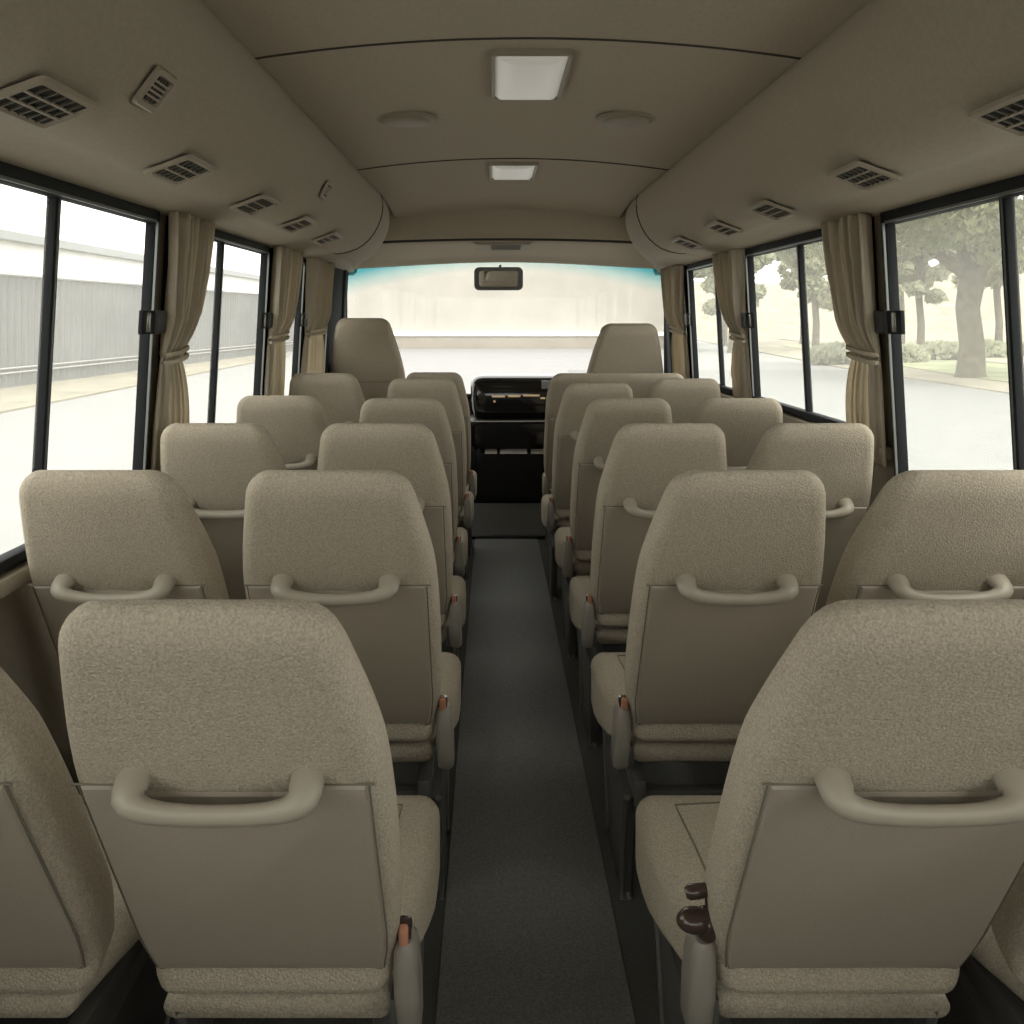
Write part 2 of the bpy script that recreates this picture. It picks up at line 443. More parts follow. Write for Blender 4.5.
lampunit(2.14, 2.60, .104, .22, 'large square white ceiling lamp nearest the camera, in front of the first ceiling seam')
lampunit(3.70, 4.10, .094, .225, 'smaller-looking square white ceiling lamp further forward, beyond the second ceiling seam')

def disc(xc, yc, label):
    z = ceil_z(xc - CX, yc)
    r = empty('ceiling_disc_light', (xc, yc, z - .002))
    bm = bmesh.new(); n = 32
    def ring(rad, zz): return [(rad * math.cos(2 * math.pi * k / n), rad * math.sin(2 * math.pi * k / n), zz) for k in range(n)]
    loft(bm, [ring(.105, .004), ring(.105, -.003), ring(.099, -.007), ring(.088, -.008)], cap0=False)
    obj('rim', bm, DISC, r, auto=60)
    bm = bmesh.new()
    loft(bm, [ring(.085, -.004), ring(.083, -.011), ring(.070, -.015), ring(.03, -.017)])
    obj('lens', bm, DISC, r, auto=60)
    return tag(r, label, 'ceiling light', 'round ceiling fittings')
disc(-.303, 2.83, 'round beige ceiling fitting left of the aisle, between the two ceiling seams')
disc(.463, 2.83, 'round beige ceiling fitting right of the aisle, between the two ceiling seams')

def vent_proto(L, Wd, nx, ny, big):
    """built flat: local x along bus, local y across the duct, local z out of the surface"""
    r = empty('air_vent', (0, 0, 0))
    bm = bmesh.new(); a, b = L / 2, Wd / 2
    loft(bm, [[(x, y, 0) for x, y in rrect(a, b, .012)], [(x, y, .007) for x, y in rrect(a - .004, b - .004, .010)], [(x, y, .008) for x, y in rrect(a - .014, b - .014, .006)],
              [(x, y, .001) for x, y in rrect(a - .018, b - .018, .005)]], cap0=False, cap1=False)
    obj('vent_frame', bm, VENTF, r, auto=30)
    bm = bmesh.new(); box(bm, -a + .017, a - .017, -b + .017, b - .017, -.002, .0015)
    obj('vent_backing', bm, VENTD, r, smooth=False)
    bm = bmesh.new(); ia, ib = a - .018, b - .018
    for i in range(1, nx): x = -ia + 2 * ia * i / nx; box(bm, x - .0015, x + .0015, -ib, ib, .001, .0055)
    obj('vent_slats', bm, VENTS, r, smooth=False)
    bm = bmesh.new()
    for i in range(1, ny): y = -ib + 2 * ib * i / ny; box(bm, -ia, ia, y - .0022, y + .0022, .002, .006)
    if big:
        for sx in (-1, 1): box(bm, sx * ia * .45 - .016, sx * ia * .45 + .016, -.010, .010, .003, .009, .002)
    obj('louvre', bm, VENTF, r, smooth=False)
    return r
def duct_frame(side, w):
    """point and outward normal on the duct profile at half width w, lower part"""
    pts = [p for p in PROF if p[1] <= .547]
    for (w0, h0), (w1, h1) in zip(pts, pts[1:]):
        if w0 <= w <= w1:
            t = (w - w0) / (w1 - w0); p = Vector((CX + side * w, 0, CAMZ + h0 + (h1 - h0) * t))
            tx = Vector((side * (w1 - w0), 0, h1 - h0)).normalized()
            n = Vector((tx.z, 0, -tx.x)) * (1 if side > 0 else -1)
            if n.z > 0: n = -n
            return p, tx, n
def put_vent(r, side, w, y, yaw=0):
    p, tx, n = duct_frame(side, w)
    X = Vector((0, 1, 0)); Z = n; Y = Z.cross(X)
    M = Matrix((X, Y, Z)).transposed().to_4x4() @ Matrix.Rotation(yaw, 4, 'Z')
    M.translation = Vector((p.x, y, p.z)) + n * .006
    r.matrix_world = M
vp = vent_proto(.187, .118, 6, 3, False)
first = True
order = ['nearest the camera, cut by the photo edge', 'second from the camera', 'third from the camera', 'fourth from the camera', 'farthest from the camera, by the windshield']
for side, sn_ in ((-1, 'left'), (1, 'right')):
    for k, y in enumerate((1.33, 1.93, 2.53, 3.07, 3.62) if side < 0 else (1.39, 2.01, 2.66, 3.22, 3.84)):
        v = vp if first else copy_tree(vp); first = False
        put_vent(v, side, .822, y)
        tag(v, 'beige air vent under the %s duct, %s' % (sn_, order[k]), 'air vent', 'air vents under the overhead ducts')
sp = vent_proto(.095, .085, 5, 5, False); sp.name = 'speaker_grille'
put_vent(sp, -1, .722, 1.53); tag(sp, 'small square grille on the curved face of the left duct, nearer the camera', 'grille', 'small grilles on the left duct')
sp2 = copy_tree(sp); put_vent(sp2, -1, .70, 2.98); tag(sp2, 'small narrow grille on the curved face of the left duct, far towards the front', 'grille', 'small grilles on the left duct')
sp2.scale = (1, .8, 1)

# speaker grille in the front header
r = empty('header_grille', (CX - .02, 5.50, CAMZ + .47))
def hz(x, t): return (CAMZ + .47 + arch(x, .025)) * (1 - t) + (wst(x) + .012) * t + .02 * math.sin(t * 3.14)
bm = bmesh.new()
def hp(x, t, d):
    y = 5.40 + (wsy(x) - .12 - 5.40) * t
    return Vector((CX + x - r.location.x, y - r.location.y - d * .25, hz(x, t) - r.location.z - d))
rows = []
for t, d in ((.0, .0), (.02, .016), (.1, .016), (.2, .016), (.3, .016), (.4, .016), (.5, .016), (.6, .016), (.63, .0)):
    hw = .205 - .05 * t
    rows.append([hp(-.02 + hw * (k / 8 - 1), t, d * (0 if k in (0, 16) else 1)) for k in range(17)])
loft(bm, rows, closed=False); obj('grille_body', bm, DUCT, r, auto=25)
bm = bmesh.new()
for j in range(6):
    t = .08 + .07 * j; hw = .10
    loft(bm, [[hp(-.0 + hw * (k / 5 - 1) , tt, .0185) for k in range(11)] for tt in (t, t + .03)], closed=False)
obj('grille_slots', bm, VENTD, r, smooth=False)
tag(r, 'beige slotted grille in the middle of the front header above the mirror', 'grille')

# rear view mirror
r = empty('rear_view_mirror', (.038, 5.62, CAMZ + .262))
r.rotation_euler = (math.radians(6), 0, math.radians(-3))
bm = bmesh.new(); pts = lambda a, b, rr, y: [(x, y, z) for x, z in rrect(a, b, rr, 6)]
loft(bm, [pts(.15, .06, .03, .03), pts(.165, .078, .035, .015), pts(.168, .08, .036, 0), pts(.163, .076, .034, -.008), pts(.135, .055, .02, -.009), pts(.133, .052, .018, .001)], cap1=False)
obj('mirror_housing', bm, LEGGREY, r, auto=40)
bm = bmesh.new(); loft(bm, [pts(.134, .053, .018, .0), pts(.134, .053, .018, -.003)]); obj('mirror_glass', bm, MIRRORG, r, smooth=False)
bm = bmesh.new(); tube(bm, [(0, .02, .03), (0, .14, .06), (0, .30, .075)], .010, 8); obj('mirror_stalk', bm, BLACKM, r)
tag(r, 'wide black-framed rear view mirror hanging at the top of the windshield', 'mirror')

# ================================================================ CURTAINS
def curtain(side, y0, y1, ytie0, ytie1, yb0, yb1, ztie, label, folds=6, zb=None):
    z1 = WTOP + .006; zb = zb or (SILL[side] + .002)
    r = empty('curtain', P(side, (y0 + y1) / 2, zb, .05))
    n = 120; rings = []
    ph = R.random() * 6
    for j in range(49):
        z = z1 + (zb - z1) * j / 48
        u = (z - ztie) / (z1 - ztie) if z > ztie else (z - ztie) / (ztie - zb)
        if u >= 0:
            e = u ** 1.0; e = e * e * (3 - 2 * e) * .55 + u * .45
            a = ytie0 + (y0 - ytie0) * e; b = ytie1 + (y1 - ytie1) * (1 - (1 - u) ** 1.9)
        else:
            e = min(1, -u * 1.6); e = e * (2 - e)
            a = ytie0 + (yb0 - ytie0) * e; b = ytie1 + (yb1 - ytie1) * e
        tight = math.exp(-((z - ztie) / .05) ** 2)
        row = []
        for k in range(n + 1):
            q = k / n
            amp = (.030 if u >= 0 else .011) * (1 - .45 * tight)
            wob = .35 * math.sin(3.1 * z * 2 + ph) + .25 * math.sin(q * 9 + z * 4)
            f = math.sin(2 * math.pi * folds * q + ph + wob) * .85 + math.sin(2 * math.pi * folds * 1.7 * q + 1.3 * ph + .6 * z) * .35
            row.append(P(side, a + (b - a) * q + .008 * math.cos(2 * math.pi * folds * q + ph + wob), z, .032 + (.014 if u >= 0 else 0) * min(1, abs(u) * 4) + amp * f) - r.location)
        rings.append(row)
    bm = bmesh.new(); loft(bm, rings, closed=False)
    o = obj('curtain_cloth', bm, CURT, r, auto=None)
    so = o.modifiers.new('solid', 'SOLIDIFY'); so.thickness = .003
    bm = bmesh.new()
    for dz in (-.012, .012):
        pts = []
        for k in range(24):
            t = 2 * math.pi * k / 23
            pts.append(P(side, (ytie0 + ytie1) / 2 + ((ytie1 - ytie0) / 2 + .008) * math.cos(t), ztie + dz + .01 * math.cos(t), .048 + .026 * math.sin(t)) - r.location)
        tube(bm, pts, .004, 6, rad2=.007)
    obj('tie_band', bm, CURT, r)
    return tag(r, label, 'curtain', 'tied beige window curtains')
curtain(-1, 2.44, 2.74, 2.44, 2.58, 2.42, 2.68, 1.335, 'beige curtain tied back on the left wall, nearest the camera')
curtain(-1, 3.585, 4.02, 3.585, 3.86, 3.58, 3.88, 1.36, 'beige curtain tied back on the left wall, middle of three')
curtain(-1, 4.30, 4.78, 4.34, 4.74, 4.28, 4.82, 1.37, 'beige curtain tied back on the left wall, beside the windshield', 7)
curtain(1, 2.455, 2.76, 2.455, 2.63, 2.45, 2.70, 1.335, 'beige curtain tied back on the right wall, nearest the camera', zb=1.0)
curtain(1, 3.75, 4.10, 3.75, 3.92, 3.74, 4.00, 1.36, 'beige curtain tied back on the right wall, middle of three', zb=1.06)
curtain(1, 4.90, 5.34, 4.94, 5.26, 4.90, 5.30, 1.37, 'beige curtain tied back on the right wall, beside the windshield', 7, zb=1.06)

# ================================================================ SEATS
ALPHA = math.radians(28.5)
SA, CA = math.sin(ALPHA), math.cos(ALPHA)
def BP(x, s, n, y0=0, z0=.47):            # backrest frame: s up along the back, n forward through it
    return Vector((x, y0 - s * SA + n * CA, z0 + s * CA + n * SA))

def backrest_bm(W, T, s0, s1, rc, wide_top=False):
    bm = bmesh.new(); rings = []
    K = 44
    for k in range(K + 1):
        u = k / K; s = s0 + (s1 - s0) * (.5 - .5 * math.cos(math.pi * u))
        w = slerp(W, s); t = lerp(T, s); c = t / 2
        # round the two ends
        e1 = min(1, (s1 - s) / .055); f1 = math.sqrt(max(0, 1 - (1 - e1) ** 2))
        e0 = min(1, (s - s0) / .04); f0 = math.sqrt(max(0, 1 - (1 - e0) ** 2))
        f = max(.02, f0 * f1)
        t2 = t * f
        w2 = w - (1 - f1) * .05 - (1 - f0) * .05
        rr = min(rc, t2 * .49)
        bl = .020 * math.sin(math.pi * min(1, max(0, (s - s0) / .072))) if not wide_top and s < s0 + .072 else 0
        rings.append([BP(x, s, c + n - (bl if n < 0 else 0)) for x, n in rrect(w2, t2 / 2, rr, 6)])
    loft(bm, rings); return bm

def seat(side, double=False, front=False, bracket=True, width=1.0, taperf=.216):
    """side: +1 when the aisle lies at local +x"""
    r = empty('coach_seat', (0, 0, 0))
    wx = width
    if double: W = [(-.05, .36), (0, .375), (.1, .39), (.5, .392), (.6, .388), (.68, .375), (.74, .36), (.79, .345)]
    elif front: W = [(-.05, .17), (0, .20), (.1, .23), (.45, .245), (.6, .242), (.72, .226), (.85, .200), (.95, .175), (1.1, .14)]
    else: W = [(-.06, .172), (0, .180), (.05, .188), (.12, .194), (.3, .197), (.46, .194), (.55, .184), (.64, .169), (.71, .156), (.76, .147)]
    W = [(a, b * wx) for a, b in W]
    T = [(-.05, .09), (.1, .105), (.5, .095), (.68, .075), (.76, .055)] if not front else [(-.05, .09), (.5, .12), (1.1, .09)]
    top = .752 if not front else 1.02
    bk = obj('backrest', backrest_bm(W, T, -.052, top, .034, front), FABRIC, r, auto=None)
    if not front:
        # smooth panel on the lower rear face
        bm = bmesh.new(); rings = []
        pw = lambda s, d: min(slerp(W, s) - .018, slerp(W, .47) - .018) - d
        for d, nn in ((0, .010), (.0, -.001), (.003, -.0045), (.010, -.006)):
            ring = []
            for s in [.024 + d + (.472 - .024 - 2 * d) * q / 14 for q in range(15)]: ring.append(BP(pw(s, d), s, nn))
            for q in range(1, 8):
                s = .472 - d - (.014 if 2 <= q <= 6 else 0); ring.append(BP(pw(.472, d) * (1 - 2 * q / 8), s, nn))
            for s in [.472 - d - (.472 - .024 - 2 * d) * q / 14 for q in range(15)]: ring.append(BP(-pw(s, d), s, nn))
            for q in range(1, 8):
                s = .024 + d; ring.append(BP(-pw(s, d) * (1 - 2 * q / 8), s, nn))
            rings.append(ring)
        loft(bm, rings, cap0=False)
        obj('back_panel', bm, PANEL, r, auto=35)
        # seam line where the panel meets the fabric
        bm = bmesh.new(); g = .0015; pts = []
        for s in (.472 + g,):
            for sx in (-1, 1): tube(bm, [BP(sx * (.115 + (pw(.47, 0) + .010 - .115) * q / 4), s, -.0003) for q in range(5)], .0014, 6)
        tube(bm, [BP(x, .020, -.0012) for x in (-pw(.02, 0), 0, pw(.02, 0))], .0016, 6)
        for sx in (-1, 1):
            tube(bm, [BP(sx * (pw(.02 + .45 * q / 10, 0) + .003), .02 + .45 * q / 10, -.0003) for q in range(11)], .0013, 6)
        obj('seam', bm, SEAM, r)
        # handle
        bm = bmesh.new()
        H = [(.1055, .489, .012), (.1055, .489, -.006), (.1052, .4885, -.017), (.1035, .487, -.025), (.099, .4845, -.0305), (.092, .4815, -.034), (.080, .478, -.036), (.060, .4745, -.037), (.032, .472, -.0375)]
        HR = [(.021, .0165), (.021, .0165), (.0205, .0165), (.020, .0165), (.0175, .0162), (.0148, .0158), (.0130, .0150), (.0120, .0140), (.0115, .0134)]
        pts = [BP(-x, s, n) for x, s, n in H] + [BP(0, .4712, -.0375)] + [BP(x, s, n) for x, s, n in H[::-1]]
        ra = [a for a, b in HR] + [.0115] + [a for a, b in HR[::-1]]; rb = [b for a, b in HR] + [.0132] + [b for a, b in HR[::-1]]
        tube(bm, pts, ra, 16, rad2=rb, up=Vector((0, -SA, CA)))
        obj('grab_handle', bm, HANDLE, r, auto=50)
    # cushion: lofted along y, tapering to the rear
    cw = {True: .375, False: .208}[double] * wx; cxo = 0 if (double or front) else side * .014
    if not bracket: cw, cxo = .170, -side * .012
    if front: cw = .22
    depth = .50 if not front else .24
    bm = bmesh.new(); rings = []
    for k in range(25):
        u = k / 24; y = .022 + (depth - .022) * u
        w = (cw - (.035 if not double else .02)) + (.035 if not double else .02) * min(1, (u / .62)) ** 1.0
        zt = .428 + .038 * math.sin(min(1, u * 1.6) * math.pi / 2); zb = .372 - .075 * min(1, u / .75)
        if u < .06: q = u / .06; f = .6 + .4 * math.sqrt(1 - (1 - q) ** 2); m_ = (zt + zb) / 2; zt, zb = m_ + (zt - m_) * f, m_ - (m_ - zb) * f
        if u > .86: q = (1 - u) / .14; f = .35 + .65 * math.sqrt(max(0, 1 - (1 - q) ** 2)); zb = zt - .02 - (zt - .02 - zb) * f; zt = zt - (1 - f) * .05; w -= (1 - f) * .04
        h = (zt - zb) / 2
        rings.append([(x + cxo * min(1, u / .5), y, (zt + zb) / 2 + z) for x, z in rrect(w, h, .035, 5)])
    loft(bm, rings); cu = obj('cushion', bm, FABRIC, r, auto=None)
    if not front:
        bm = bmesh.new()
        zc_ = lambda y: .4285 + .038 * math.sin(min(1, (y - .022) / (depth - .022) * 1.6) * math.pi / 2)
        half = [(cw - .095 + .02 * q / 6, .12 + (depth - .19) * q / 6) for q in range(7)]
        path = [(cxo - x, y, zc_(y)) for x, y in half] + [(cxo, half[-1][1] + .012, zc_(half[-1][1]))] + [(cxo + x, y, zc_(y)) for x, y in half[::-1]]
        tube(bm, path, .0018, 6)
        obj('seam', bm, SEAM, cu)
        # under frame
        bm = bmesh.new()
        box(bm, -cw + .05, cw - .05, .04, .07, .265, .30, .004); box(bm, -cw + .05, cw - .05, .36, .39, .255, .295, .004)
        box(bm, -cw + .04, -cw + .07, .02, .42, .27, .335, .004); box(bm, cw - .07, cw - .04, .02, .42, .27, .335, .004)
        obj('seat_frame', bm, DARKMETAL, r)
        for sx in (-1, 1):
            out = (sx == side)
            bm = bmesh.new(); x0 = sx * (cw - .035)
            if out:   # broad pressed side leg at the aisle
                Z = [(.29, .03, .42), (.24, .05, .40), (.16, .075, .37), (.08, .09, .34), (.03, .10, .33), (.012, .10, .34), (0, .09, .36)]
                rings = [[(x0 + x, (a + b) / 2 + y, z) for x, y in rrect(.014, (b - a) / 2, .012, 3)] for z, a, b in Z]
                loft(bm, rings)
                t = bmesh.new(); tube(t, [(x0 + sx * .012, a, z) for z, a, b in Z], .009, 6, up=Vector((1, 0, 0))); merge(bm, t)
                t = bmesh.new(); tube(t, [(x0 + sx * .012, b, z) for z, a, b in Z], .009, 6, up=Vector((1, 0, 0))); merge(bm, t)
                obj('leg', bm, DARKMETAL, r)
            else:
                tube(bm, [(x0 - sx * .02, .04, .40), (x0 - sx * .02, .10, .24), (x0 + sx * .0, .22, .02), (x0, .24, 0)], .012, 8, rad2=.022)
                obj('leg', bm, LEGGREY, r)
        if bracket:
            # recliner cover and catch on the aisle side
            bm = bmesh.new(); xx = side * (.186 * wx if not double else .36)
            Z = [(.372, .014, .034, .010), (.38, .018, .042, .006), (.44, .019, .048, 0), (.49, .018, .044, -.004), (.515, .0165, .036, -.010), (.524, .012, .026, -.014)]
            loft(bm, [[(xx + side * (.012 + (.52 - z) * .04) + x, dy + .02 + y, z) for x, y in rrect(a, b * .8, .014, 4)] for z, a, b, dy in Z])
            cv = obj('recliner_cover', bm, COVER, r, auto=50)
            bm = bmesh.new()
            t = bmesh.new(); box(t, -.011, .011, -.016, .016, .0, .026, .005); merge(bm, t, Matrix.Translation((xx + side * .010, .01, .515)))
            obj('lever_socket', bm, LEVER, cv)
            bm = bmesh.new()
            t = bmesh.new(); box(t, -.007, .007, -.010, .006, 0, .034, .004); merge(bm, t, Matrix.Translation((xx + side * .011, -.004, .517)) @ Matrix.Rotation(.25, 4, 'X'))
            obj('lever_catch', bm, COPPER, cv)
            bm = bmesh.new(); box(bm, xx - side * .004 - .007, xx - side * .004 + .007, .0, .05, .375, .43, .004)
            obj('hinge', bm, DARKMETAL, r)
    else:
        bm = bmesh.new(); box(bm, -.19, .19, .02, .20, 0, .30, .02); obj('seat_base', bm, DARKMETAL, r)
        if True:
            bm = bmesh.new(); tube(bm, [BP(-.235 + .47 * q / 10, .60 + 0 * q, -.0005) for q in range(1, 10)], .002, 6); obj('seam', bm, SEAM, r)
    return r

PITCH = .72
def rowy(n): return 1.23 + PITCH * (n - 1)
GL, GR = 'passenger seats left of the aisle', 'passenger seats right of the aisle'
protoL = seat(+1); protoR = seat(-1); protoWL = seat(+1, bracket=False); protoWR = seat(-1, bracket=False)
for pr in (protoL, protoR, protoWL, protoWR): KIDS[pr.name] = [x for x in bpy.data.objects if x.parent == pr]
words = ['', 'first (nearest) row', 'second row', 'third row', 'fourth row', 'fifth row', 'sixth row']
def place(proto, used, x, n, label, group, dz=0, dy=0, s=1.0):
    o = proto if not used else copy_tree(proto)
    o.location = (x, rowy(n) + dy, dz); o.scale = (s, 1, .991 if n == 1 else 1)
    tag(o, label, 'seat', group); return o
xsL = {1: -.330, 2: -.328, 3: -.333, 4: -.340, 5: -.328, 6: -.325}
hL = {1: 'lower half with orange catch fully seen', 2: 'handle fully seen', 3: 'top and right edge seen', 4: 'top and right edge seen', 5: 'only a thin rim showing', 6: 'only a thin rim showing'}
for n in range(1, 7):
    place(protoL, n > 1, xsL[n], n, 'beige fabric seat in the %s, left of the aisle, beside the aisle' % words[n], GL, dz=.02 if n == 5 else 0, s={2: 1.06, 3: 1.04}.get(n, 1))
xsR = {1: .520, 2: .508, 3: .512, 4: .512, 5: .490}
for n in range(1, 6):
    place(protoR, n > 1, xsR[n], n, 'beige fabric seat in the %s, right of the aisle, beside the aisle' % words[n], GR, s=1.03 if n == 1 else 1)
xw = {1: -.775, 2: -.79, 3: -.80, 4: -.805, 5: -.785}
for n in range(1, 6):
    place(protoWL, n > 1, xw[n], n, 'beige seat in the %s by the left windows%s' % (words[n], ', cut by the edge' if n == 1 else ''), GL, dz=.045 if n == 5 else (.01 if n == 4 else 0))
xw = {1: .965, 2: .950, 3: .940, 4: .93, 5: .895}
for n in range(1, 6):
    place(protoWR, n > 1, xw[n], n, 'beige seat in the %s by the right windows%s' % (words[n], ', cut by the edge' if n == 1 else ''), GR, dz=.02 if n == 5 else 0)
# wide bench back in row six on the right
b = seat(-1, double=True); b.location = (.690, rowy(6), -.005); b.scale = (1.0, 1, 1); b.name = 'bench_seat'
tag(b, 'wide beige fabric double seat in the sixth row, right of the aisle', 'seat', GR)
# front seats
f = seat(1, front=True); f.location = (-.785, 5.37, .05); f.scale = (.96, 1, 1); f.name = 'front_seat'
tag(f, 'tall beige front seat left of the windshield middle, rising above the other seats', 'seat', 'front seats')
KIDS.clear()
f2 = copy_tree(f); f2.location = (.822, 5.37, .018); f2.scale = (1.0, 1, 1)
tag(f2, 'tall beige front seat on the right, its top against the windshield', 'seat', 'front seats')

# safety lever knob of the first right hand seat
bm = bmesh.new()
def blob(bm, c, rx, ry, rz, n=12):
    t = bmesh.new(); bmesh.ops.create_uvsphere(t, u_segments=n, v_segments=n // 2 + 2, radius=1)
    merge(bm, t, Matrix.Translation(c) @ Matrix.Diagonal((rx, ry, rz, 1)))
blob(bm, (-.212, -.004, .553), .027, .020, .017, 16); blob(bm, (-.194, .0, .545), .020, .022, .024, 16)
tube(bm, [(-.224, .002, .590), (-.219, .002, .591), (-.205, .003, .592), (-.180, .006, .594)], [.007, .0105, .0105, .009], 12)
tube(bm, [(-.186, .004, .55), (-.186, .006, .594)], .009, 8)
obj('recline_knob', bm, LEVER, protoR)
for ch in [x for x in bpy.data.objects if x.parent and x.parent.parent == protoR and x.name.startswith('lever_')]: bpy.data.objects.remove(ch)

# ================================================================ DASHBOARD
r = empty('dashboard', (.40, 5.80, .0))
def dash_block(name, m, x0, x1, sec, rc=.03, parent=r, nx=10):
    bm = bmesh.new(); rings = []
    for k in range(nx + 1):
        u = k / nx; x = x0 + (x1 - x0) * u
        e = min(1, min(u, 1 - u) * (x1 - x0) / rc); f = 1 - (1 - math.sqrt(max(0, 1 - (1 - e) ** 2))) * .35
        cy = sum(p[0] for p in sec) / len(sec); cz = sum(p[1] for p in sec) / len(sec)
        rings.append([(x - .40, cy + (y - cy) * f - 5.80, cz + (z - cz) * f) for y, z in sec])
    loft(bm, rings); return obj(name, bm, m, parent, auto=45)
cl = lambda pts: pts
xsn = 40
# instrument hood: rounded screen-like binnacle
hood = dash_block('instrument_hood', BLACKG, -.155, .58, [(5.70, .745), (5.665, .80), (5.655, .90), (5.665, .98), (5.70, 1.025), (5.78, 1.045), (5.90, 1.04), (5.93, .98), (5.93, .75)], .10, nx=40)
bm = bmesh.new(); 
for (dy, sc) in ((-.004, 1),):
    pass
tube(bm, [(-.125 - .40, 5.655 - 5.80, .99), (-.137 - .40, 5.648 - 5.8, .95), (-.142 - .40, 5.645 - 5.8, .89), (-.138 - .40, 5.65 - 5.8, .82), (-.125 - .40, 5.67 - 5.8, .765)], [.001, .005, .006, .005, .001], 6)
obj('hood_edge_trim', bm, SILVER, hood)
bm = bmesh.new()
for (x0, x1, z) in ((-.007, .083, .902), (.104, .188, .904), (.208, .32, .909), (.327, .36, .890), (.368, .438, .893)):
    box(bm, x0 - .40, x1 - .40, 5.650 - 5.80, 5.66 - 5.80, z - .006, z + .006, .002)
obj('amber_strip', bm, AMBER, hood)  # amber dashes on the hood face, slightly emissive
bm = bmesh.new(); box(bm, .335 - .40, .45 - .40, 5.652 - 5.80, 5.67 - 5.80, .955, 1.010, .004); obj('gauge', bm, DISPLAYW, hood)
bm = bmesh.new(); blob(bm, (.01 - .40, 5.652 - 5.80, .868), .008, .004, .008); obj('amber_dot', bm, AMBER, hood)  # small amber dot, same emissive material
lip = dash_block('dash_ledge', BLACKM, -.165, .58, [(5.62, .715), (5.615, .73), (5.63, .742), (5.93, .75), (5.93, .715)], .03, nx=20)
bm = bmesh.new(); tube(bm, [(-.15 - .40, 5.616 - 5.8, .735), (.2, 5.616 - 5.8, .738)], .004, 6); obj('ledge_trim', bm, SILVER, lip)
dash_block('centre_stack', BLACKG, -.16, .58, [(5.66, .54), (5.64, .60), (5.64, .715), (5.93, .72), (5.93, .54)], .04, nx=20)
low = dash_block('lower_console', BLACKM, -.12, .56, [(5.77, .16), (5.72, .50), (5.75, .54), (5.93, .54), (5.93, .16)], .03, nx=20)
bm = bmesh.new()
for x0, x1 in ((-.056, .028), (.049, .236), (.264, .36)):
    t = bmesh.new(); hexa(t, [(x - .40, y - 5.8, z) for x in (x0, x1) for y, z in ((5.69, .500), (5.715, .530), (5.73, .495), (5.73, .530))], .002); merge(bm, t)
obj('silver_vent_trim', bm, SILVER, low)
tag(r, 'glossy black dashboard with instrument hood and silver slots at the end of the aisle', 'dashboard')

# ================================================================ OUTSIDE
GZ = -.70
def ground(name, poly, z, m, th=.02):
    bm = bmesh.new()
    loft(bm, [[(x, y, z - th) for x, y in poly], [(x, y, z) for x, y in poly]])
    return tag(obj(name, bm, m, smooth=False), kind='structure')
ground('ground', [(-90, -60), (90, -60), (90, 120), (-90, 120)], GZ, ASPH, .1)
ground('road', [(-10.5, -60), (12.2, -60), (13.8, 60), (-9, 60)], GZ + .01, ASPH)
ground('side_road', [(2.2, -60), (12.6, -60), (14.5, 33), (3.0, 33)], GZ + .025, ROAD, .01)
ground('verge', [(12.6, -60), (90, -60), (90, 110), (22, 110), (14.5, 33)], GZ + .06, DRY, .08)
ground('lawn', [(15.5, 10), (60, 10), (60, 60), (21, 60), (16.6, 30)], GZ + .09, GREEN, .02)
ground('field', [(22, 32), (90, 32), (90, 110), (30, 110)], GZ + .12, DRY, .02)
ground('left_verge', [(-10.2, -60), (-11.2, 45), (-24, 45), (-24, -60)], GZ + .05, DRY, .06)

bm = bmesh.new(); rows = []
for y, z in ((70, 0), (76, 1.2), (84, 3.8), (94, 6.4), (108, 7.6), (130, 8)):
    rows.append([(x, y + (6 * math.sin(x * .05)), GZ + z * min(1, max(0, (x - 14) / 8)) * (1 + .12 * math.sin(x * .13)) + .03) for x in range(14, 180, 4)])
loft(bm, rows, closed=False)
tag(obj('hillside', bm, DRY), kind='structure')

# corrugated fence on the left
r = empty('corrugated_fence', (-14.5, 25, GZ))
A, B = Vector((-15.9, 4, GZ)), Vector((-12.6, 52, GZ))
dirv = (B - A); Lf = dirv.length; dirn = dirv.normalized(); nrm = Vector((dirn.y, -dirn.x, 0))
N = 150; lo, hi = [], []
prow = []
for k in range(N * 4):
    q = k / 4; ph_ = k % 4
    off = (.0, .0, .07, .07)[ph_]
    p = A + dirn * (Lf * (q + (0, .12, .5, .62)[ph_] - (ph_ / 4 if True else 0)) / N)
    prow.append(p + nrm * off)
bm = bmesh.new()
loft(bm, [[p - r.location + Vector((0, 0, z)) for p in prow] for z in (.0, 3.40)], closed=False)
fo = obj('fence_sheet', bm, FENCEM, r, smooth=False)
so = fo.modifiers.new('solid', 'SOLIDIFY'); so.thickness = .02
bm = bmesh.new()
for z, rr in ((3.42, .05), (.62, .03), (.48, .03)):
    tube(bm, [A - r.location + nrm * .09 + Vector((0, 0, z)), B - r.location + nrm * .09 + Vector((0, 0, z))], rr, 6)
obj('fence_rail', bm, FENCERAIL, r)
tag(r, 'long grey corrugated metal fence seen through the left windows', 'fence')

# white building behind the fence
r = empty('white_building', (-24, 40, GZ))
bm = bmesh.new(); box(bm, -6, 0, -40, 60, 0, 5.9); obj('wall', bm, BLDG, r, smooth=False)
bm = bmesh.new(); box(bm, -6, .5, -40.5, 60.5, 5.9, 6.35, .03); obj('gutter', bm, BLDGR, r, smooth=False)
bm = bmesh.new()
t = bmesh.new(); hexa(t, [(-6, -40, 6.35), (-6, -40, 9.5), (-6, 60, 6.35), (-6, 60, 9.5), (.4, -40, 6.35), (.4, -40, 6.4), (.4, 60, 6.35), (.4, 60, 6.4)]); merge(bm, t)
obj('roof', bm, BLDG, r, smooth=False)
tag(r, 'long low white building with grey eaves behind the corrugated fence', 'building')

